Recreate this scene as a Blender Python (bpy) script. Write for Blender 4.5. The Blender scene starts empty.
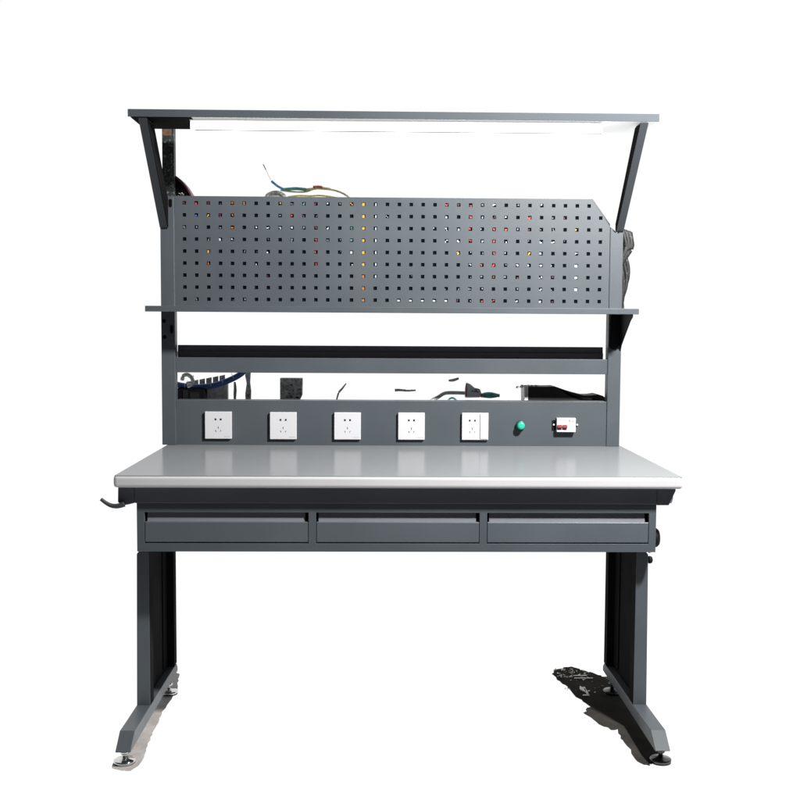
import bpy, bmesh, math, random
from mathutils import Vector, Matrix
random.seed(7)
S = bpy.context.scene
COL = S.collection

# ------------------------------------------------------------------ materials
def mat(name, base, rough=.5, metal=0., spec=.5, bump=0., bscale=400., var=0., vscale=6., emit=None, estr=0.):
    m = bpy.data.materials.new(name); m.use_nodes = True
    nt = m.node_tree; N = nt.nodes; L = nt.links
    b = N['Principled BSDF']
    b.inputs['Base Color'].default_value = (*base, 1)
    b.inputs['Roughness'].default_value = rough
    b.inputs['Metallic'].default_value = metal
    b.inputs['Specular IOR Level'].default_value = spec
    tc = N.new('ShaderNodeTexCoord')
    if var:
        n = N.new('ShaderNodeTexNoise'); n.inputs['Scale'].default_value = vscale; n.inputs['Detail'].default_value = 6
        L.new(tc.outputs['Object'], n.inputs['Vector'])
        r = N.new('ShaderNodeMapRange'); r.inputs[1].default_value = .3; r.inputs[2].default_value = .7
        r.inputs[3].default_value = 1 - var; r.inputs[4].default_value = 1 + var
        L.new(n.outputs['Fac'], r.inputs[0])
        mx = N.new('ShaderNodeMix'); mx.data_type = 'RGBA'; mx.blend_type = 'MULTIPLY'; mx.inputs[0].default_value = 1
        mx.inputs[6].default_value = (*base, 1)
        L.new(r.outputs[0], mx.inputs[7]); L.new(mx.outputs[2], b.inputs['Base Color'])
        r2 = N.new('ShaderNodeMapRange'); r2.inputs[1].default_value = .3; r2.inputs[2].default_value = .7
        r2.inputs[3].default_value = rough * .85; r2.inputs[4].default_value = min(1, rough * 1.15)
        L.new(n.outputs['Fac'], r2.inputs[0]); L.new(r2.outputs[0], b.inputs['Roughness'])
    if bump:
        n2 = N.new('ShaderNodeTexNoise'); n2.inputs['Scale'].default_value = bscale; n2.inputs['Detail'].default_value = 3
        L.new(tc.outputs['Object'], n2.inputs['Vector'])
        bp = N.new('ShaderNodeBump'); bp.inputs['Strength'].default_value = bump; bp.inputs['Distance'].default_value = .001
        L.new(n2.outputs['Fac'], bp.inputs['Height']); L.new(bp.outputs['Normal'], b.inputs['Normal'])
    if emit:
        b.inputs['Emission Color'].default_value = (*emit, 1); b.inputs['Emission Strength'].default_value = estr
    return m

def speckle_mat(name, dark, light, scale, lo, hi, rough=.6):
    m = mat(name, dark, rough)
    nt = m.node_tree; N = nt.nodes; L = nt.links; b = N['Principled BSDF']
    tc = N.new('ShaderNodeTexCoord'); n = N.new('ShaderNodeTexNoise')
    n.inputs['Scale'].default_value = scale; n.inputs['Detail'].default_value = 5; n.inputs['Roughness'].default_value = .75
    L.new(tc.outputs['Object'], n.inputs['Vector'])
    cr = N.new('ShaderNodeValToRGB')
    cr.color_ramp.elements[0].position = lo; cr.color_ramp.elements[0].color = (*dark, 1)
    cr.color_ramp.elements[1].position = hi; cr.color_ramp.elements[1].color = (*light, 1)
    L.new(n.outputs['Fac'], cr.inputs['Fac']); L.new(cr.outputs['Color'], b.inputs['Base Color'])
    return m

PAINT = mat('grey_powder_coat', (.056, .0655, .0745), .45, spec=.32, bump=.25, bscale=700, var=.05, vscale=5)
PAINT_S = mat('shelf_powder_coat', (.048, .056, .064), .6, spec=.12, bump=.25, bscale=700, var=.05, vscale=5)
PAINT_L = mat('drawer_powder_coat', (.066, .077, .087), .42, spec=.4, bump=.25, bscale=700, var=.05, vscale=5)
PAINT_A = mat('arm_powder_coat_shaded', (.024, .028, .033), .5, spec=.25, bump=.25, bscale=700, var=.06)  # left arm coat, darkened in colour for the top shelf's shade
PAINT_B = mat('arm_powder_coat_lit', (.042, .049, .056), .5, spec=.25, bump=.25, bscale=700, var=.06)  # same arm coat made lighter for the lit right arm
PAINT_R = mat('recess_powder_coat', (.125, .13, .15), .55, spec=.3, bump=.25, bscale=700, var=.06)
PAINT_F = mat('apron_powder_coat', (.085, .088, .106), .5, spec=.3, bump=.25, bscale=700, var=.06)
INNER = mat('painted_shade_black', (.0055, .005, .0055), .9, spec=.03, var=.2)  # near-black colour stands in for shade on inward and under faces
PAINT_D = mat('charcoal_powder_coat', (.030, .032, .038), .5, spec=.3, bump=.25, bscale=700, var=.06)
BLACK = mat('black_metal_and_shade', (.007, .0075, .009), .6, spec=.1, bump=.2, bscale=500, var=.15)
HOLE = mat('dark_hole', (.003, .003, .004), .9, spec=.05)
LAMI = mat('grey_laminate', (.170, .179, .185), .18, spec=.42)
_b = LAMI.node_tree.nodes['Principled BSDF']; _d = LAMI.node_tree.nodes.new('ShaderNodeBsdfDiffuse'); _m = LAMI.node_tree.nodes.new('ShaderNodeMixShader')
_d.inputs['Color'].default_value = (.170, .179, .185, 1); _m.inputs[0].default_value = .45
_l = LAMI.node_tree.links; _l.new(_d.outputs[0], _m.inputs[1]); _l.new(_b.outputs[0], _m.inputs[2])
_l.new(_m.outputs[0], LAMI.node_tree.nodes['Material Output'].inputs['Surface'])
EDGE = mat('pale_edge_band', (.43, .425, .435), .4, spec=.4, var=.02)
WHITE = mat('white_plastic', (.50, .50, .52), .35, spec=.3)
WHITEP = mat('white_reflector', (.85, .85, .85), .5)
GLOW = mat('glowing_white_sheet', (.85, .85, .85), .5, emit=(1, 1, 1), estr=.35)  # emission makes the shelf underside read white; not a lamp
PIN = mat('socket_slot', (.01, .01, .012), .6)
GREYLINE = mat('grey_trim', (.22, .22, .22), .5)
LIPM = mat('dark_trim', (.075, .075, .08), .6, spec=.1)
LAMP = mat('lit_diffuser', (.8, .8, .8), .5, emit=(1, 1, 1), estr=2.2)
CHROME = mat('chrome', (.62, .62, .62), .12, metal=1., bump=.3, bscale=60)
DCHROME = mat('shaded_chrome', (.10, .10, .105), .25, metal=1., bump=.3, bscale=60)  # darker chrome copy carries the shade on the right feet
RUBBER = mat('black_rubber', (.01, .01, .01), .7)
GREEN = mat('green_lens', (.02, .34, .23), .25, emit=(.02, .75, .45), estr=.12)
GREEND = mat('green_bezel', (.008, .06, .045), .4)
RED = mat('red_toggle', (.15, .004, .009), .5, spec=.2)
INK = mat('grey_print', (.22, .21, .22), .6)
MOTTLE = speckle_mat('mottled_dark_metal', (.006, .010, .010), (.22, .23, .22), 130, .52, .72)
MOTTLE2 = speckle_mat('mottled_dark_cable', (0.0028, 0.0035, 0.0035), (0.14, 0.147, 0.14), 90, .56, .74)
BROWN = mat('brown_scale', (.10, .05, .025), .7, var=.4, vscale=80)
MAROON = mat('dark_red_edge', (0.099, 0.0176, 0.044), .4)
BLUE = mat('navy_hose', (0.04774, 0.1193, 0.3381), .45, var=.15, vscale=30)
LBLUE = mat('blue_cable', (.15, .5, .85), .5, var=.3, vscale=60)
TEAL = mat('teal_cable', (.16, .52, .50), .5, var=.4, vscale=70)
CREAM = mat('cream_cable', (.85, .78, .52), .6, var=.3, vscale=60)
YELLOW = mat('yellow_cable', (.85, .66, .2), .6)
ORANGE = mat('orange_band', (.8, .22, .12), .6)
GREYC = mat('grey_cable', (.8, .8, .8), .5, var=.15, vscale=40)
GREYB = speckle_mat('grey_speckled', (.16, .16, .16), (.9, .9, .88), 45, .35, .62)
GREYL = speckle_mat('pale_grey_speckled', (.55, .55, .52), (.9, .9, .88), 60, .4, .65)
WARM = mat('dark_brown_board', (0.0096, 0.0072, 0.0072), .6, var=.3, vscale=20)
VIOLET = speckle_mat('violet_grey', (0.06, 0.06, 0.2), (0.5, 0.52, 0.6), 60, .45, .6)
LGREY = mat('light_grey_metal', (.75, .75, .77), .5)

# ------------------------------------------------------------------ builders
class MB:
    def __init__(s): s.bm = bmesh.new(); s.mi = 0
    def face(s, vs):
        f = s.bm.faces.new([s.bm.verts.new(v) for v in vs]); f.material_index = s.mi; return f
    def box(s, x0, x1, y0, y1, z0, z1):
        v = [s.bm.verts.new((x, y, z)) for x in (x0, x1) for y in (y0, y1) for z in (z0, z1)]
        for i in ((0, 1, 3, 2), (4, 6, 7, 5), (0, 4, 5, 1), (2, 3, 7, 6), (0, 2, 6, 4), (1, 5, 7, 3)):
            s.bm.faces.new([v[k] for k in i]).material_index = s.mi
        return s
    def prism(s, pts, a0, a1, axis):
        """closed outline pts (2-D) swept from a0 to a1 along axis: 'x' pts=(y,z), 'y' pts=(x,z), 'z' pts=(x,y)"""
        def P(p, a): return {'x': (a, p[0], p[1]), 'y': (p[0], a, p[1]), 'z': (p[0], p[1], a)}[axis]
        A = [s.bm.verts.new(P(p, a0)) for p in pts]; B = [s.bm.verts.new(P(p, a1)) for p in pts]
        n = len(pts)
        fs = [s.bm.faces.new(A[::-1]), s.bm.faces.new(B)]
        for i in range(n): fs.append(s.bm.faces.new((A[i], A[(i+1) % n], B[(i+1) % n], B[i])))
        for f in fs: f.material_index = s.mi
        return s
    def lathe(s, c, prof, axis='z', seg=28):
        """prof = [(r, h)] about axis through c"""
        rings = []
        for r, h in prof:
            ring = []
            for k in range(seg):
                a = 2 * math.pi * k / seg; u, w = r * math.cos(a), r * math.sin(a)
                p = {'z': (u, w, h), 'y': (u, h, w), 'x': (h, u, w)}[axis]
                ring.append(s.bm.verts.new((c[0]+p[0], c[1]+p[1], c[2]+p[2])))
            rings.append(ring)
        for A, B in zip(rings, rings[1:]):
            for k in range(seg): 
                f = s.bm.faces.new((A[k], A[(k+1) % seg], B[(k+1) % seg], B[k])); f.material_index = s.mi; f.smooth = True
        for R in (rings[0], rings[-1]):
            f = s.bm.faces.new(R); f.material_index = s.mi
        return s
    def tube(s, pts, r, seg=10):
        pts = [Vector(p) for p in pts]
        # smooth by Catmull-Rom
        q = []
        for i in range(len(pts)-1):
            p0, p1, p2, p3 = pts[max(i-1, 0)], pts[i], pts[i+1], pts[min(i+2, len(pts)-1)]
            for t in range(6):
                u = t/6
                q.append(.5*((2*p1)+(p2-p0)*u+(2*p0-5*p1+4*p2-p3)*u*u+(3*p1-p0-3*p2+p3)*u**3))
        q.append(pts[-1]); rings = []
        for i, p in enumerate(q):
            d = (q[min(i+1, len(q)-1)]-q[max(i-1, 0)]).normalized()
            a = d.cross(Vector((0, .3, 1)) if abs(d.z) < .9 else Vector((1, 0, 0))).normalized(); b = d.cross(a)
            rr = r(i/(len(q)-1)) if callable(r) else r
            rings.append([s.bm.verts.new(p+rr*(a*math.cos(2*math.pi*k/seg)+b*math.sin(2*math.pi*k/seg))) for k in range(seg)])
        for A, B in zip(rings, rings[1:]):
            for k in range(seg):
                f = s.bm.faces.new((A[k], A[(k+1) % seg], B[(k+1) % seg], B[k])); f.smooth = True; f.material_index = s.mi
        for R in (rings[0], rings[-1]): s.bm.faces.new(R).material_index = s.mi
        return s
    def rocks(s, n, fn, r0, r1):
        for _ in range(n):
            c = Vector(fn()); r = random.uniform(r0, r1)
            v = [s.bm.verts.new(c+Vector((random.uniform(-1, 1), random.uniform(-1, 1), random.uniform(-.3, .6)))*r) for _ in range(4)]
            for i in ((0, 1, 2), (0, 2, 3), (0, 3, 1), (1, 3, 2)): s.bm.faces.new([v[k] for k in i]).material_index = s.mi
        return s
    def build(s, name, m, parent=None, bevel=0., seg=2, origin=None):
        bmesh.ops.recalc_face_normals(s.bm, faces=s.bm.faces)
        me = bpy.data.meshes.new(name)
        if parent: o0 = world_loc(parent)
        elif origin: o0 = Vector(origin)
        else: o0 = Vector()
        bmesh.ops.translate(s.bm, verts=s.bm.verts, vec=-o0)
        s.bm.to_mesh(me); s.bm.free()
        for x in (m if isinstance(m, (list, tuple)) else [m]): me.materials.append(x)
        o = bpy.data.objects.new(name, me); COL.objects.link(o)
        if parent: o.parent = parent
        else: o.location = o0
        if bevel:
            b = o.modifiers.new('bevel', 'BEVEL'); b.width = bevel; b.segments = seg; b.limit_method = 'ANGLE'
        return o
def world_loc(o):
    v = Vector(o.location)
    while o.parent: o = o.parent; v += Vector(o.location)
    return v
def copy_part(o, parent, dx, dy=0, dz=0, flip=False):
    c = o.copy(); COL.objects.link(c); c.parent = parent
    c.location = Vector(o.location)+Vector((dx, dy, dz))
    for ch in o.children: copy_part(ch, c, 0)
    return c
def tag(o, label=None, cat=None, group=None, kind=None):
    for k, v in (('label', label), ('category', cat), ('group', group), ('kind', kind)):
        if v: o[k] = v
    return o

# ------------------------------------------------------------------ floor
fl = mat('glowing_white_floor', (.12, .12, .12), .9, spec=0., emit=(1, 1, 1), estr=.985)  # floor glows so shadows do not grey it; not a lamp
f = MB(); f.face([(-60, -.62, 0), (60, -.62, 0), (60, 90, 0), (-60, 90, 0)])
tag(f.build('floor', fl), kind='structure')
PL = [(-.7160, -.02), (-.7160, .30), (-.7160, .44), (-.7160, .69), (-.690, .66), (-.668, .5056), (-.671, .40), (-.6749, .3114), (-.672, .22), (-.6702, .1306),
      (-.664, .03), (-.6575, -.0706), (-.668, -.105), (-.6822, -.1213), (-.71, -.112), (-.727, -.098), (-.731, -.07)]
def ragged(P, amp, keep):
    out = []
    for i, (x, y) in enumerate(P):
        x2, y2 = P[(i+1) % len(P)]; n = max(1, int(math.hypot(x2-x, (y2-y)*.35)/.006))
        for k in range(n):
            t = k/n; px, py = x+(x2-x)*t, y+(y2-y)*t
            if not keep(px): px += random.gauss(0, amp); py += random.gauss(0, amp*2)
            out.append((px, py))
    return out
PL = ragged(PL, .0012, lambda x: x < -.712)
pf = MB(); pf.face([(x, y, .003) for x, y in PL])
PATCHL = speckle_mat('beige_worn_floor', (.27, .245, .235), (.40, .375, .365), 9, .35, .6, .6)
tag(pf.build('floor', PATCHL, origin=(-.68, .2, .003)), kind='structure')
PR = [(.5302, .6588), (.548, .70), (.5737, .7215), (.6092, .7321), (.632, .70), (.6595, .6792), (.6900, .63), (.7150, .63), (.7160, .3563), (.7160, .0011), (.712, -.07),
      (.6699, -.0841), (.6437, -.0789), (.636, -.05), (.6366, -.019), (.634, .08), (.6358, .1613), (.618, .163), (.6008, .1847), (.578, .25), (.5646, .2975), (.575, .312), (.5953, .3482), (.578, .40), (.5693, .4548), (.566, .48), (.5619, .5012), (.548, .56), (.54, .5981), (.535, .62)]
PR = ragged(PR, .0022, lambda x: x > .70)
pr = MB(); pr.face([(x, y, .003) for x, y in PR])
PATCHR = speckle_mat('shadow_dark_floor', (.020, .0185, .0165), (.045, .042, .038), 7, .35, .75, .9)  # right patch, darkened in colour for the shadow on the floor
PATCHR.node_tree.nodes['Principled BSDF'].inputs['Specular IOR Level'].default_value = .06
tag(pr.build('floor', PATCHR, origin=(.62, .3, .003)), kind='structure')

# ------------------------------------------------------------------ workbench
WB = bpy.data.objects.new('workbench', None); COL.objects.link(WB); WB.location = (0, .3, 0)
tag(WB, 'dark grey steel workbench with pegboard, three drawers, power sockets and overhead lamp', 'workbench')

YP = .722
# desktop
m = MB(); m.box(-.738, .7625, 0, .79, .7144, .7465)
desk = m.build('desktop', EDGE, WB, .009, 4)
m = MB(); m.box(-.735, .7595, .0035, .787, .7405, .7471)
m.build('laminate_top', LAMI, desk, .0008, 1)

# apron and support brackets below the desktop
m = MB(); m.box(-.688, .700, .030, .034, .6695, .7140); m.box(-.688, .700, .034, .06, .7095, .7138)
m.build('apron', PAINT_F, WB, .001)
def bracket(pts, hook):
    m = MB(); m.prism(pts, .032, .70, 'y')
    b = m.build('support_bracket', PAINT_F, WB, .0012)
    return b
bl = bracket([(-.6892, .7138), (-.6892, .6695), (-.705, .6655), (-.722, .6625), (-.7335, .672), (-.7325, .7138)], 1)
m = MB(); m.tube([(-.715, .028, .6675), (-.732, .026, .6625), (-.748, .025, .6635), (-.762, .024, .6705), (-.776, .023, .6815)], lambda t: .0075-.0030*t)
m.build('hook', PAINT_D, bl)
br = bracket([(.7015, .7138), (.7015, .6665), (.7337, .6665), (.7345, .668), (.7515, .7055), (.7515, .7138)], 0)
m = MB(); m.prism([(.7365, .6675), (.7525, .6675), (.7525, .7040)], .06, .064, 'y')
m.build('end_plate', LGREY, br)

# drawer housing
m = MB()
xs = [-.6858, -.6657, -.2297, -.2097, .2277, .2477, .6832, .7028]
zs = [.5377, .5600, .6435, .6680]
gv = [[m.bm.verts.new((x, .046, z)) for z in zs] for x in xs]
for i in range(7):
    for k in range(3):
        if k == 1 and i in (1, 3, 5): continue
        m.bm.faces.new((gv[i][k], gv[i+1][k], gv[i+1][k+1], gv[i][k+1]))
hs = m.build('drawer_housing', PAINT, WB)
sd = hs.modifiers.new('sheet', 'SOLIDIFY'); sd.thickness = .012; sd.offset = 0
bv = hs.modifiers.new('bevel', 'BEVEL'); bv.width = .0007; bv.segments = 2; bv.limit_method = 'ANGLE'
m = MB(); m.box(-.6846, .7016, .0525, .62, .540, .543); m.box(-.6846, -.6816, .0525, .62, .5435, .667); m.box(.6986, .7016, .0525, .62, .5435, .667)
m.box(-.681, .698, .617, .62, .5435, .667); m.box(-.681, .698, .075, .616, .664, .667); m.box(-.681, .698, .078, .081, .5435, .663)
m.build('housing_shell', BLACK, hs)
def drawer(x0, x1):
    m = MB()
    m.prism([(.0435, .5622), (.0412, .5640), (.0412, .6165), (.0425, .6182), (.047, .6182), (.047, .5622)], x0+.0018, x1-.0012, 'x')
    d = m.build('drawer', PAINT_L, WB, .0006)
    m = MB()
    m.prism([(.0472, .6180), (.0488, .6238), (.0515, .6425), (.060, .6425), (.060, .5700), (.0472, .5700)], x0+.006, x1-.009, 'x')
    m.build('finger_recess', PAINT_R, d, .001)
    return d
d1 = drawer(-.6657, -.2297)
drawer(-.2097, .2277); drawer(.2477, .6832)

# side lock knob and bolt at the right of the housing
m = MB(); m.lathe((.7028, .10, .566), [(.012, 0), (.024, .003), (.027, .010), (.026, .017), (.021, .0225), (.008, .024)], 'x'); m.rocks(10, lambda: (.709, .09, random.uniform(.585, .622)), .003, .007)
m.build('side_knob', BLACK, hs)

# legs
def make_leg(s):
    xo, xi = s*.7155, s*.6772
    a, b = min(xo, xi), max(xo, xi)
    m = MB(); m.prism([(xi, .0775), (xo, .0775), (xo-s*.004, .508), (xo-s*.030, .5372), (xi, .5372)], .150, .196, 'y')
    m.bm.faces.ensure_lookup_table()
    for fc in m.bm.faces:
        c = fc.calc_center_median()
        if abs(c.x-xi) < 1e-5: fc.material_index = 1  # inward face goes near-black, its shade put into the colour
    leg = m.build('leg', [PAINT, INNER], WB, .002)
    wa, wb = sorted((s*.706, s*.698))
    m = MB(); m.box(wa, wb, .1965, .5095, .0765, .5370)
    # two pressed ribs in the web
    for y in (.262, .43):
        r0, r1 = sorted((s*.6979, s*.6945)); m.box(r0, r1, y, y+.006, .09, .530)
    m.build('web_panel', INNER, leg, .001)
    m = MB(); m.box(a, b, .510, .552, .0745, .5370)
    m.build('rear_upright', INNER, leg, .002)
    m = MB(); m.prism([(-.104, .0455), (-.1035, .048), (-.051, .0835), (.02, .0815), (.40, .0768), (.545, .0735), (.562, .060), (.562, .0455)], a-.0004, b+.0004, 'x')
    foot = m.build('foot_beam', PAINT, leg, .0018)
    m = MB(); m.box(xi-.0006*s if s > 0 else xi+.0002, xi-.0002 if s > 0 else xi+.0008, .140, .150, .06, .068); 
    m.bm.free()
    for y, xx in ((-.063, s*.7015), (.474, s*.689)):
        m = MB(); m.lathe((xx, y, 0), [(.024, 0), (.0275, .001), (.0275, .004)]) ; m.mi = 1
        m.lathe((xx, y, 0), [(.027, .0041), (.0282, .0055), (.0282, .0105), (.025, .0125), (.010, .0155), (.0075, .018)], seg=36)
        m.lathe((xx, y, 0), [(.006, .0155), (.006, .028), (.0062, .046)], seg=14)
        m.lathe((xx, y, 0), [(.011, .0275), (.0125, .0285), (.0125, .0345), (.011, .0355)], seg=6)
        m.build('levelling_foot', [RUBBER, CHROME if s < 0 else DCHROME], leg)
    return leg
make_leg(-1); rl = make_leg(1)
m = MB(); m.lathe((.7160, .168, .4895), [(.010, 0), (.011, .004), (.009, .010), (.004, .012)], 'x', 14); m.build('bolt', BLACK, rl)
m = MB(); m.lathe((.7160, .168, .515), [(.006, 0), (.007, .004), (.005, .007)], 'x', 14); m.build('bolt', GREYC, rl)

# posts
m = MB(); m.box(-.7502, -.7058, YP, YP+.042, .7473, 1.553)
lp = m.build('post', PAINT, WB, .0015)
m = MB(); m.box(-.7425, -.7045, YP+.003, YP+.036, 1.5532, 1.779)
up = m.build('post_extension', MOTTLE, lp, .001)
m = MB(); m.box(-.741, -.712, YP+.0005, YP+.003, 1.745, 1.775)
m.build('rust_patch', BROWN, up)
m = MB(); m.prism([(.7085, .7473), (.7512, .7473), (.7512, 1.4524), (.7335, 1.4440), (.7085, 1.4655)], YP, YP+.042, 'y')
rp = m.build('post', PAINT, WB, .0015)
for x, z in ((-.7385, 1.5307), (-.7410, 1.1515), (-.7396, 1.0995)):
    m = MB(); m.lathe((x, YP, z), [(.0062, .001), (.0062, -.0006)], 'y', 18); m.build('bolt_hole', HOLE, lp)
for x, z in ((-.7172, 1.5305), (-.7165, 1.1250)):
    m = MB(); m.prism([(x+.0055*math.cos(a), z+(.008 if math.sin(a) >= 0 else -.008)+.0055*math.sin(a)) for a in [k*math.pi/8 for k in range(16)]], YP-.0006, YP+.001, 'y')
    m.build('mounting_slot', HOLE, lp)

# pegboard
m = MB()
X0, PX, Z0, PZ, H = -.6730, .03857, 1.2232, .03866, .0057
xs = [-.7048]; zs = [1.1995]
for i in range(36): xs += [X0+i*PX-H, X0+i*PX+H]
for k in range(9): zs += [Z0+k*PZ-H, Z0+k*PZ+H]
xs.append(.7078); zs.append(1.5545)
gv = [[m.bm.verts.new((x, YP+.005, z)) for z in zs] for x in xs]
for i in range(len(xs)-1):
    for k in range(len(zs)-1):
        if i % 2 == 1 and k % 2 == 1 and not (i == 71 and k == 17): continue
        m.bm.faces.new((gv[i][k], gv[i+1][k], gv[i+1][k+1], gv[i][k+1]))
dx, dz = .7078-.6498, 1.4745-1.5545
bmesh.ops.bisect_plane(m.bm, geom=m.bm.verts[:]+m.bm.edges[:]+m.bm.faces[:], plane_co=(.6498, YP, 1.5545), plane_no=(-dz, 0, dx), clear_outer=True)
for fc in m.bm.faces: fc.normal_update()
pb = m.build('pegboard', PAINT, WB)
sd = pb.modifiers.new('sheet', 'SOLIDIFY'); sd.thickness = .0014; sd.offset = 0
# backing sheet: what shows dark or coloured through each hole
R_, O_, Y_, W_, B_, T_, G_, K_, D_ = 'R O Y W B T G K D'.split()
cmap = {(0,0):'D',(0,1):'R',(0,2):'D',(0,3):'D',(0,4):'O',(0,5):'O',(0,8):'Y',(0,9):'G',(0,10):'T',(0,13):'T',(0,14):'Y',(0,11):'D',(0,22):'R',(0,23):'D',(0,24):'R',(0,26):'W',
 (1,1):'B',(1,2):'Y',(1,3):'D',(1,4):'O',(1,9):'R',(1,26):'D',(1,29):'R',(1,24):'R',(1,10):'D',(2,4):'O',(2,11):'D',(2,14):'T',(2,24):'R',(2,26):'R',(2,27):'R',(2,33):'Y',(2,22):'W',
 (3,11):'R',(3,24):'R',(3,26):'R',(3,30):'C',(3,31):'W',(3,22):'W',(3,23):'W',(3,14):'T',(4,2):'Y',(4,11):'R',(4,14):'W',(4,23):'Y',(4,26):'R',(4,29):'Y',(4,33):'W',(4,30):'C',
 (5,2):'O',(5,11):'R',(5,14):'W',(5,25):'O',(5,26):'R',(5,33):'W',(6,33):'W',(6,26):'D',(7,33):'W',(8,18):'W',(8,19):'W',(8,20):'W',(8,21):'W',(8,22):'W',(8,23):'D',(8,25):'R',(8,26):'R',
 (3,2):'G',(3,3):'W',(3,4):'W',(2,0):'G',(2,3):'G',(2,6):'W',(2,7):'W',(2,8):'W',(2,9):'W',(2,10):'G',(2,12):'W',(3,12):'G',(3,9):'G',(4,5):'G',(6,27):'G',(5,28):'W',(5,30):'W',(6,30):'W',(7,30):'W',(8,30):'W',(8,28):'W'}
for r in range(9): cmap[(r, 15)] = 'Y' if r < 6 else 'O'
for r in range(7): cmap[(r, 16)] = 'W'
pal = dict(R=(.36,.035,.03), O=(.34,.10,.015), Y=(.42,.25,.03), W=(.42,.43,.44), B=(.03,.10,.32), T=(.05,.18,.18), G=(.14,.15,.15), D=(.10,.018,.022), C=(.25,.42,.48))
mats = [HOLE]; idx = {}
for k_, c_ in pal.items(): idx[k_] = len(mats); mats.append(mat('seen_through_hole_'+k_.lower(), c_, .6))
m = MB(); m.mi = 0
m.prism([(-.7030, 1.2015), (.7060, 1.2015), (.7060, 1.4700), (.6470, 1.5500), (-.7030, 1.5500)], YP+.0092, YP+.0112, 'y')
random.seed(21)
for r in range(9):
    for c in range(36):
        x, z = X0+c*PX, Z0+(8-r)*PZ
        key = cmap.get((r, c))
        if key is None:
            p = .10
            if 5 < c < 15: p = .30 if r < 6 else .06
            if 21 < c < 33: p = .62
            if random.random() < p: key = random.choice('GGGWWD')
            else: continue
            n = random.choice((1, 1, 2))
        else: n = 3
        m.mi = idx[key]
        full = (c == 15) or (c == 33 and r in (5, 6, 7)) or (r, c) in ((4, 2), (4, 14))
        for _ in range(n):
            if full: a, b, u, w = -.8, .8, -.8, .8
            elif c == 16: a, b, u, w = -.1, .7, -.8, .8
            elif r == 8 and 18 <= c <= 22: a, b, u, w = -.8, .8, -.6, .2
            else:
                a = random.uniform(-.95, .3); b = a+random.uniform(.35, 1.0)
                u = random.uniform(-.95, .2); w = u+random.uniform(.35, 1.1)
            q = [(x+a*H, z+u*H), (x+b*H, z+(u+random.uniform(-.2, .2))*H), (x+b*H, z+w*H), (x+a*H, z+(w+random.uniform(-.2, .2))*H)]
            d = YP+.0088-random.uniform(0, .0012)
            m.face([(px, d, pz) for px, pz in q])
            if full or c == 16: break
m.build('backing_sheet', mats, pb)

# lower shelf under the pegboard
m = MB(); m.prism([(.5507, 1.1803), (.5507, 1.1983), (.745, 1.1983), (.745, 1.1955), (.5537, 1.1955), (.5537, 1.1803)], -.766, .7665, 'x')
sh = m.build('lower_shelf', PAINT, WB, .0012)
m = MB(); m.prism([(.556, 1.1953), (.7215, 1.1953), (.7215, 1.062), (.705, 1.082), (.650, 1.118), (.585, 1.160), (.556, 1.172)], .7455, .7500, 'x')
m.build('gusset', BLACK, sh, .001)  # black colour stands in for shade on the gusset's inner side
m = MB(); m.prism([(.7150, 1.1785), (.7505, 1.1785), (.7505, 1.09), (.7340, 1.065), (.7180, 1.068), (.7095, 1.075)], YP-.004, YP-.0006, 'y')
m.build('bracket_shadow_plate', BLACK, sh, .0008)  # dark plate stands for bracket and shelf shadow on the post

# cross rail with the black channel behind it
m = MB(); m.prism([(YP+.005, .9846), (YP+.005, 1.0338), (.775, 1.0338), (.775, 1.0315), (YP+.0075, 1.0315), (YP+.0075, .9846)], -.7056, .7083, 'x')
rail = m.build('cross_rail', PAINT, WB, .001)
m = MB(); m.prism([(.760, 1.0340), (.758, 1.052), (.764, 1.054), (.766, 1.0735), (.772, 1.0735), (.772, 1.0340)], -.7050, .700, 'x')
m.build('rail_channel', PAINT_R, rail, .0008)

# socket panel
m = MB(); m.prism([(YP+.005, .7472), (YP+.005, .8940), (.790, .8940), (.790, .8925), (YP+.0065, .8925), (YP+.0065, .7472)], -.7055, .7083, 'x')
m.build('socket_panel', PAINT, WB, .0009)
m = MB(); m.box(-.70, .73, .7905, 1.0, .860, .868); m.box(-.70, .73, .996, 1.0, .8683, .876)
m.build('cable_tray', PAINT_D, WB)

# power sockets: one, then copies
def make_socket(cx, cz):
    h = .0436
    m = MB(); m.box(cx-h, cx+h, YP-.0065, YP+.0045, cz-h-.001, cz+h+.001)
    o = m.build('power_socket', WHITE, WB, .0016, 3)
    return o
def pins(o, cx, cz):
    y0, y1 = YP-.0071, YP-.0060
    for sx in (-1, 1):
        m = MB(); m.box(cx+sx*.0085-.0029, cx+sx*.0085+.0029, y0, y1, cz+.0165, cz+.0225); m.build('pin_hole', PIN, o)
    m = MB(); m.box(cx-.0009, cx+.0009, y0, y1, cz-.0105, cz-.0035); m.build('pin_hole', PIN, o)
    for sx in (-1, 1):
        m = MB(); m.prism([(cx+sx*.0068-.001, cz-.0215), (cx+sx*.0068+.001, cz-.0205), (cx+sx*.0062+sx*.003+.0009, cz-.0165), (cx+sx*.0062+sx*.003-.0009, cz-.0155)] if sx > 0 else
                [(cx-.0068-.001, cz-.0205), (cx-.0068+.001, cz-.0215), (cx-.0092+.0009, cz-.0155), (cx-.0092-.0009, cz-.0165)], y0, y1, 'y')
        m.build('pin_hole', PIN, o)
SC = [-.5664, -.3547, -.1447, .0647, .2739]
SZ = .8130
first = make_socket(SC[0], SZ); pins(first, SC[0], SZ)
m = MB(); m.box(SC[0]+.018, SC[0]+.038, YP-.0068, YP-.006, SZ-.0375, SZ-.0367); m.build('print', INK, first)
for x in SC[1:4]: copy_part(first, WB, x-SC[0], 0, -.0009)
sw = make_socket(SC[4], SZ-.0008); pins(sw, SC[4]-.0095, SZ-.0008)
sw['label'] = 'power socket with a narrow switch rocker at its right side'
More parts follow.
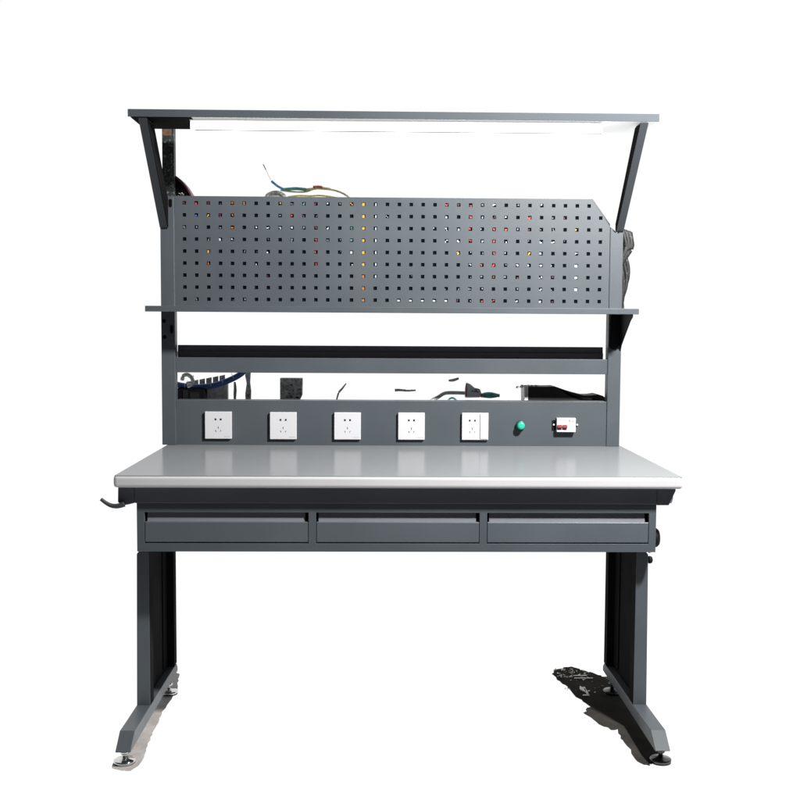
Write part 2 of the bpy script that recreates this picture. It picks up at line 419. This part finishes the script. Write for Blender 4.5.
m = MB(); m.box(SC[4]+.0165, SC[4]+.0415, YP-.0085, YP-.006, SZ-.042, SZ+.040)
m.build('switch_rocker', WHITE, sw, .001)
m = MB(); m.box(SC[4]+.0145, SC[4]+.0160, YP-.0071, YP-.006, SZ-.042, SZ+.040); m.build('rocker_gap', GREYLINE, sw)

# green indicator button
m = MB(); m.lathe((.4235, YP+.004, .8165), [(.0155, 0), (.0155, -.010), (.0140, -.0125), (.010, -.0130)], 'y', 32)
ib = m.build('indicator_button', GREEND, WB)
m = MB(); m.lathe((.4235, YP-.009, .8165), [(.0125, 0), (.0125, -.012), (.0105, -.0155), (.005, -.0165)], 'y', 32); m.build('lens', GREEN, ib)

# circuit breaker
m = MB(); m.box(.5408, .6032, YP-.017, YP+.0045, .7958, .8418)
cb = m.build('circuit_breaker', WHITE, WB, .0012)
m = MB(); m.box(.5290, .5420, YP+.001, YP+.0045, .8010, .8330); m.build('breaker_shadow_strip', BLACK, cb)  # dark strip painted for the breaker's shadow to its left
for x in (.5335, .6105):
    m = MB(); m.lathe((x, YP+.001, .8185), [(.0034, .0), (.0034, -.0025), (.002, -.0035)], 'y', 14); m.build('screw', WHITE, cb)
for x in (.5428, .5598):
    m = MB(); m.prism([(YP-.0165, .8195), (YP-.0205, .8185), (YP-.0245, .8120), (YP-.0240, .8090), (YP-.0165, .8095)], x, x+.0145, 'x')
    m.box(x+.001, x+.0135, YP-.0185, YP-.0165, .8035, .8075)
    m.build('toggle', RED, cb, .0006)
m = MB()
x = .5440
while x < .5760:   # worn row of small print along the top
    w = random.uniform(.0012, .0028); m.box(x, x+w, YP-.0176, YP-.0165, .8345, .8362); x += w+.0008
m.box(.5800, .5850, YP-.0176, YP-.0165, .8305, .8365)
for z in (.8335, .8310): m.box(.5880, .5985, YP-.0176, YP-.0165, z, z+.0008)
m.build('print', INK, cb)

# top shelf, arms and lamp
m = MB(); m.prism([(.4045, 1.7458), (.4045, 1.7680), (.600, 1.7680), (.600, 1.7475), (.598, 1.7475), (.598, 1.7660), (.4065, 1.7660), (.4065, 1.7458)], -.7795, .7798, 'x')
ts = m.build('top_shelf', PAINT_S, WB, .001)
m = MB(); m.box(-.595, .772, .4072, .5975, 1.7462, 1.7485); m.build('underside_glow_panel', GLOW, ts)  # added glowing panel keeps the underside white
m = MB(); m.box(-.772, -.596, .4072, .5975, 1.7440, 1.7475); m.build('underside_shade_plate', INNER, ts, .001)  # dark plate stands for the shaded left end of the underside
def arm(s):
    A = Vector((.4075, 1.7435)); B = Vector((.712, 1.452))
    d = (B-A).normalized(); n = Vector((-d.y, d.x)) if d.x > 0 else Vector((d.y, -d.x))
    n = -n if n.x < 0 else n   # towards the back
    T = .074 if s < 0 else .045
    top = [(A.x, 1.7435), (A.x+T*1.38, 1.7435)]
    p = [(A.x, 1.7435), (B.x, B.y), (.7212, B.y-.004), (.7212, 1.5420 if s < 0 else 1.472), (A.x+T*1.30, 1.7435)]
    a, b = sorted((s*.7500, s*.7255))
    m = MB(); m.prism(p, a, b, 'x')
    o = m.build('support_arm', PAINT_A if s < 0 else PAINT_B, WB, .0015)
    a, b = sorted((s*.7253, s*.7235))
    cx = sum(q[0] for q in p)/5; cz = sum(q[1] for q in p)/5
    m = MB(); m.prism([(cx+(q[0]-cx)*.97, cz+(q[1]-cz)*.97) for q in p], a, b, 'x')
    m.build('arm_shade_sheet', INNER, o)  # added dark sheet gives the arm's inner side its shade
    return o
arm(-1); arm(1)
m = MB(); m.box(-.6005, .6150, .412, .470, 1.7380, 1.7405)
lf = m.build('light_fixture', GREYLINE, WB)
m = MB(); m.box(-.5990, .6135, .4125, .4695, 1.7118, 1.7378); m.build('diffuser', LAMP, lf, .003)
m = MB(); m.box(-.585, .6100, .4100, .4122, 1.7085, 1.7112); m.build('lip', LIPM, lf)
for x in (-.45, .02, .48):
    m = MB(); m.box(x-.02, x+.02, .45, .465, 1.7407, 1.7460); m.build('clip', WHITEP, lf)

# ------------------------------------------------------------------ things around and behind the bench
def dark_disc():
    R = .0
    arc = [(-.757, 1.6440), (-.7350, 1.6384), (-.7122, 1.6272), (-.6970, 1.6170), (-.6829, 1.6047), (-.6680, 1.5870), (-.6537, 1.5640), (-.6440, 1.5380)]
    inner = [(x-.0035, z-.007) for x, z in arc]
    e = bpy.data.objects.new('cable_reel', None); COL.objects.link(e); e.location = (-.70, .775, 1.538)
    tag(e, 'black round-edged reel with dark red rim standing behind the top left corner of the pegboard', 'reel')
    m = MB(); m.prism(inner+[(-.645, 1.50), (-.757, 1.50)], .748, .80, 'y'); m.build('side_plate', HOLE, e)
    m = MB(); m.prism(arc+inner[::-1], .744, .804, 'y'); m.build('rim', MAROON, e, .001)
    m = MB(); m.rocks(16, lambda: (random.uniform(-.70, -.665), .742, random.uniform(1.553, 1.566)), .002, .004); m.build('label_scrap', GREYL, e)
dark_disc()

# cable loom above the pegboard
e = bpy.data.objects.new('cable_loom', None); COL.objects.link(e); e.location = (-.28, .79, 1.553)
tag(e, 'thin loom of blue, cream and yellow cables looping above the top edge of the pegboard', 'cables')
m = MB(); m.tube([(-.4265, .80, 1.668), (-.4225, .80, 1.6605), (-.4175, .80, 1.6500)], .0018); m.build('cable_end', GREYC, e)
m = MB(); m.tube([(-.4175, .80, 1.650), (-.408, .80, 1.630), (-.399, .80, 1.6130)], .0006); m.build('strand', WHITEP, e)
m = MB(); m.tube([(-.399, .80, 1.613), (-.3777, .80, 1.5962), (-.3547, .80, 1.5850)], .0040); m.build('blue_cable', LBLUE, e)
m = MB(); m.tube([(-.365, .799, 1.5855), (-.340, .80, 1.588), (-.318, .80, 1.5895), (-.285, .80, 1.5865)], .0052); m.build('teal_cable', TEAL, e)
m = MB(); m.tube([(-.37, .803, 1.584), (-.335, .803, 1.580), (-.29, .803, 1.5795), (-.255, .803, 1.590), (-.225, .803, 1.589), (-.20, .803, 1.587), (-.17, .803, 1.578), (-.145, .803, 1.563), (-.13, .803, 1.540)], .0030); m.build('cream_cable', CREAM, e)
m = MB(); m.tube([(-.285, .798, 1.587), (-.262, .798, 1.589), (-.235, .798, 1.592), (-.205, .798, 1.588)], .0040); m.build('cream_cable', CREAM, e)
m = MB(); m.tube([(-.262, .795, 1.5945), (-.245, .795, 1.5955), (-.232, .795, 1.594)], .0042); m.build('orange_tape', ORANGE, e)
m = MB(); m.tube([(-.345, .797, 1.562), (-.31, .797, 1.566), (-.27, .797, 1.5655), (-.235, .797, 1.567), (-.18, .797, 1.560)], .0026); m.build('yellow_cable', YELLOW, e)
m = MB(); m.tube([(-.418, .79, 1.552), (-.408, .79, 1.5675), (-.3843, .79, 1.5745), (-.362, .79, 1.5675), (-.350, .79, 1.552)], .007); m.prism([(-.412, 1.54), (-.405, 1.567), (-.384, 1.574), (-.364, 1.567), (-.356, 1.54)], .788, .796, 'y')
tag(m.build('cable_clamp', GREYB, origin=(-.384, .79, 1.552)), 'small dark hump peeking over the pegboard top below the blue cable', 'clamp')

# dark cable bundle behind the right post
m = MB(); random.seed(5)
for k in range(6):
    x0 = .756+.0055*k
    zt = 1.4665-.004*k; 
    pts = [(x0-.004+.010*math.sin(1.1*j+k*.8)*(.5 if k < 4 else 1), .795+.003*k, zt-(zt-1.2000)*j/7) for j in range(8)]
    m.tube(pts, .0068)
for k in range(5):
    m.tube([(.764+.006*k, .792, 1.462-.002*k), (.772+.005*k+.004*(k % 2), .79, 1.43), (.776+.0045*k, .79, 1.405), (.765+.003*k, .792, 1.375), (.762, .795, 1.35)], .0085)
m.build('cable_bundle', MOTTLE2, origin=(.775, .795, 1.1986))
o = bpy.data.objects['cable_bundle']; tag(o, 'ragged dark bundle of cables standing on the shelf end behind the right post', 'cables')

# items lying in the gap above the socket panel (they rest on the tray behind it)
T0 = .8683
e = bpy.data.objects.new('black_case', None); COL.objects.link(e); e.location = (-.665, .82, T0)
tag(e, 'small black case under the blue hose at the left end of the gap', 'case')
m = MB(); m.prism([(-.7210, T0), (-.6225, T0), (-.6225, .9235), (-.640, .9265), (-.7210, .9270)], .80, .85, 'y'); m.build('body', HOLE, e, .003)
m = MB(); m.box(-.695, -.679, .797, .7995, .895, .922); m.box(-.672, -.640, .798, .7995, .875, .9155); m.build('panel', BLACK, e)
m = MB(); m.tube([(-.745, .838, .945), (-.718, .835, .938), (-.690, .832, .9335), (-.650, .832, .9310), (-.600, .832, .9360), (-.550, .835, .9525), (-.512, .838, .972), (-.488, .84, .9930), (-.465, .842, 1.012)], .0100, 14)
hb = m.build('hose', BLUE, origin=(-.60, .835, .9265)); tag(hb, 'dark blue ribbed hose curving up over the black case', 'hose')
m = MB()
for p, q in (((-.606, .9352), (-.604, .954)), ((-.566, .946), (-.570, .966)), ((-.530, .961), (-.537, .979)), ((-.693, .924), (-.693, .945))):
    m = MB(); m.tube([(p[0], .8222, p[1]), ((p[0]+q[0])/2, .8195, (p[1]+q[1])/2), (q[0], .8222, q[1])], .0009, 6); m.build('ring', GREYC, hb)
e = bpy.data.objects.new('cable_duct', None); COL.objects.link(e); e.location = (-.63, .87, .93)
tag(e, 'short length of pale grey slotted cable duct behind the blue hose', 'duct')
for k in range(6):
    x = -.694+.0225*k; z = .9360+.0042*k
    m = MB(); m.prism([(x, z-.028), (x+.0185, z-.026), (x+.0185, z+.0145), (x, z+.0105)], .855, .858, 'y'); m.build('tooth', GREYL, e)
m = MB(); m.prism([(-.696, T0), (-.555, T0), (-.555, .941), (-.696, .915)], .8585, .884, 'y'); m.build('trough', GREYL, e)
m = MB(); m.tube([(-.698, .80, .955), (-.693, .80, .970), (-.680, .80, .974), (-.668, .80, .966), (-.662, .80, .951), (-.668, .80, .940), (-.680, .80, .935)], .0065)
m.rocks(14, lambda: (random.uniform(-.70, -.66), .80, random.uniform(.945, .97)), .003, .007)
tag(m.build('cable_coil', GREYL, origin=(-.68, .80, .94)), 'small pale grey coil lying on the black case by the left post', 'cable')
m = MB(); m.prism([(-.4990, T0), (-.4810, T0), (-.4795, .915), (-.4830, .945), (-.4800, .990), (-.4950, .990), (-.5005, .968), (-.4950, .940), (-.5000, .905)], .895, .905, 'y')
tag(m.build('stanchion', GREYB, origin=(-.49, .90, T0), bevel=.002), 'slim dark mottled upright standing in the gap between the first two sockets', 'upright')
m = MB(); m.tube([(-.536, .90, T0), (-.5355, .90, .90), (-.5345, .90, .92), (-.5360, .90, .945)], lambda t: .003+.0025*math.sin(3*t))
tag(m.build('thin_rod', mat('faint_grey', (.3, .3, .28), .7), origin=(-.536, .90, T0)), 'thin faint grey rod left of the dark mottled upright', 'rod')
e = bpy.data.objects.new('junction_box', None); COL.objects.link(e); e.location = (-.343, .90, T0)
tag(e, 'speckled grey junction box in the gap above the second socket', 'box')
m = MB(); m.prism([(-.3815, T0), (-.322, T0), (-.306, .900), (-.3050, .9585), (-.3815, .9590)], .90, .94, 'y'); m.build('body', GREYB, e, .002)
m = MB(); m.rocks(22, lambda: (random.uniform(-.36, -.312), .898, random.uniform(.89, .935)), .004, .009); m.build('dark_fitting', BLACK, e)
m = MB(); m.tube([(-.190, .87, T0), (-.180, .87, .909), (-.167, .87, .926), (-.1537, .87, .9435)], lambda t: .0018+.0018*math.sin(3.1*t))
tag(m.build('bent_wire', GREYC, origin=(-.17, .87, T0)), 'short slanting grey wire in the gap above the third socket', 'wire')
m = MB(); m.tube([(.012, .87, .921), (.030, .87, .9215), (.055, .87, .9195), (.0836, .87, .921)], lambda t: .0050-.0025*t); m.rocks(12, lambda: (random.uniform(.015, .07), .87, random.uniform(.917, .925)), .003, .005)
m.mi = 1; m.tube([(.040, .872, T0), (.041, .872, .89), (.040, .872, .918)], .0001)
tag(m.build('wire_offcut', [GREYB, WHITEP], origin=(.04, .87, T0)), 'short flat dark grey wire offcut in the gap above the fourth socket', 'wire')
m = MB(); m.tube([(.1954, .87, .9545), (.212, .87, .9565), (.2300, .87, .9625)], lambda t: .003+.002*math.sin(3*t)); m.rocks(6, lambda: (random.uniform(.20, .225), .87, .957+random.uniform(-.003, .004)), .003, .004)
m.mi = 1; m.tube([(.212, .872, T0), (.213, .872, .91), (.212, .872, .954)], .0001)
tag(m.build('cable_tag', [GREYB, WHITEP], origin=(.212, .87, T0)), 'tiny grey cable tag high in the gap above the fifth socket', 'tag')
# grey lead with a connector and a green plug
e = bpy.data.objects.new('connector_lead', None); COL.objects.link(e); e.location = (.27, .85, T0)
tag(e, 'grey lead with white connector block and dark green plug lying above the fifth socket', 'cable')
m = MB(); m.tube([(.120, .85, T0+.006), (.140, .85, .889), (.160, .85, .900), (.180, .85, .912), (.205, .85, .9145), (.252, .85, .9135)], .0062); m.build('lead', GREYC, e)
m = MB(); m.tube([(.185, .848, T0+.004), (.195, .848, .891), (.208, .848, .897), (.222, .848, .888), (.235, .848, T0+.004)], .003); m.rocks(14, lambda: (random.uniform(.20, .235), .846, random.uniform(.884, .892)), .003, .006); m.build('loop', TEAL, e)
m = MB(); m.prism([(.250, .898), (.300, .899), (.307, .910), (.300, .928), (.282, .932), (.268, .944), (.254, .950), (.250, .930)], .838, .862, 'y'); m.build('connector', LGREY, e, .003)
m = MB(); m.rocks(14, lambda: (random.uniform(.272, .298), .836, random.uniform(.916, .930)), .004, .008); m.build('clip', BLACK, e)
PINK = mat('pinkish_tape', (0.45, 0.144, 0.144), .6)
m = MB(); m.box(.2515, .2560, .8365, .8378, .902, .946); m.build('tape', PINK, e)
m = MB(); m.box(.303, .308, .8365, .8378, .899, .912); m.build('tape', PINK, e)
m = MB(); m.tube([(.300, .85, .905), (.322, .85, .907), (.345, .85, .9065), (.368, .85, .9055)], lambda t: .004+.0068*math.sin(min(1, t*1.12)*math.pi*.92)); m.build('plug', TEAL, e)
# black box at the right
e = bpy.data.objects.new('storage_box', None); COL.objects.link(e); e.location = (.59, .86, T0)
tag(e, 'dark box with pale left edge at the right end of the gap above the breaker', 'box')
m = MB(); m.prism([(.4640, T0), (.7300, T0), (.7300, .8985), (.718, .907), (.700, .9115), (.680, .9085), (.655, .9080), (.625, .9150), (.595, .9240), (.570, .9330), (.553, .9380), (.535, .9372), (.4640, .9368)], .84, .93, 'y'); m.build('body', WARM, e, .002)
m = MB(); m.prism([(.565, .9335), (.578, .9275), (.61, .911), (.65, .897), (.70, .893), (.725, .890), (.725, .886), (.70, .888), (.65, .891), (.60, .908)], .837, .8395, 'y'); m.build('fold', HOLE, e)
m = MB(); m.prism([(.4520, T0), (.4635, T0), (.4635, .9365), (.4500, .9400)], .838, .93, 'y'); m.build('pale_edge', LGREY, e, .001)
m = MB(); m.rocks(46, lambda: (random.uniform(.447, .500), .86, random.uniform(.9350, .9415)), .003, .006); m.rocks(22, lambda: (random.uniform(.424, .452), .848, random.uniform(.930, .938)), .003, .006); m.build('tangle', VIOLET, e)

# litter on the shadow-dark floor by the right foot
m = MB(); random.seed(11)
def litter():
    return (random.uniform(.545, .655), random.uniform(.60, .70), .0045)
m.rocks(60, litter, .003, .010)
m.rocks(14, lambda: (random.uniform(.57, .67), random.uniform(.46, .60), .0045), .002, .007)
m.rocks(10, lambda: (random.uniform(.545, .565), random.uniform(.49, .53), .0045), .003, .006)
m.box(.596, .640, .628, .634, .0035, .0065); m.box(.595, .655, .604, .610, .0035, .006); m.box(.592, .612, .440, .448, .0035, .006); m.box(.606, .612, .455, .52, .0035, .006)
m.prism([(.592, .50), (.598, .53), (.611, .50), (.606, .47)], .0035, .006, 'z')
LIT = mat('pale_scraps', (.9, .88, .82), .6, var=.1, vscale=60)
tag(m.build('floor_litter', LIT, origin=(.61, .6, .003)), 'pale scraps and shavings scattered on the shadowed floor behind the right foot', 'litter', kind='stuff')

# ------------------------------------------------------------------ camera
cam = bpy.data.cameras.new('camera'); co = bpy.data.objects.new('camera', cam); COL.objects.link(co)
cam.sensor_width = 36; cam.lens = 36*1095.954/800; cam.clip_end = 400
R = Vector((.99977478, -.02042337, .00576785)); U = Vector((-.00432598, .06995219, .99754097)); F = Vector((.02077663, .99734125, -.06984808))
M = Matrix(((R.x, U.x, -F.x, -.04777), (R.y, U.y, -F.y, -2.8592), (R.z, U.z, -F.z, 1.14864), (0, 0, 0, 1)))
co.matrix_world = M
S.camera = co

# ------------------------------------------------------------------ light
w = bpy.data.worlds.new('World'); S.world = w; w.use_nodes = True
nt = w.node_tree; N = nt.nodes; L = nt.links
bg = N['Background']; tc = N.new('ShaderNodeTexCoord'); sx = N.new('ShaderNodeSeparateXYZ'); L.new(tc.outputs['Generated'], sx.inputs[0])
mr = N.new('ShaderNodeMapRange'); mr.interpolation_type = 'SMOOTHSTEP'
mr.inputs[1].default_value = -.05; mr.inputs[2].default_value = .55; mr.inputs[3].default_value = .07; mr.inputs[4].default_value = 1.0
L.new(sx.outputs['Y'], mr.inputs[0])
cb_ = N.new('ShaderNodeCombineColor')
for i in range(3): L.new(mr.outputs[0], cb_.inputs[i])
L.new(cb_.outputs[0], bg.inputs['Color']); bg.inputs['Strength'].default_value = 1.0

def area(name, loc, target, size, power, col=(1, 1, 1)):
    l = bpy.data.lights.new(name, 'AREA'); l.shape = 'DISK'; l.size = size; l.energy = power; l.color = col
    o = bpy.data.objects.new(name, l); COL.objects.link(o); o.location = loc
    o.rotation_euler = (Vector(target)-Vector(loc)).to_track_quat('-Z', 'Y').to_euler(); return o
area('key_lamp', (1.11, -.85, 2.25), (0, .7, 1.1), .16, 155, (1, .99, .97))

S.render.engine = 'CYCLES'
S.view_settings.view_transform = 'Standard'; S.view_settings.look = 'None'; S.view_settings.exposure = 0; S.view_settings.gamma = 1
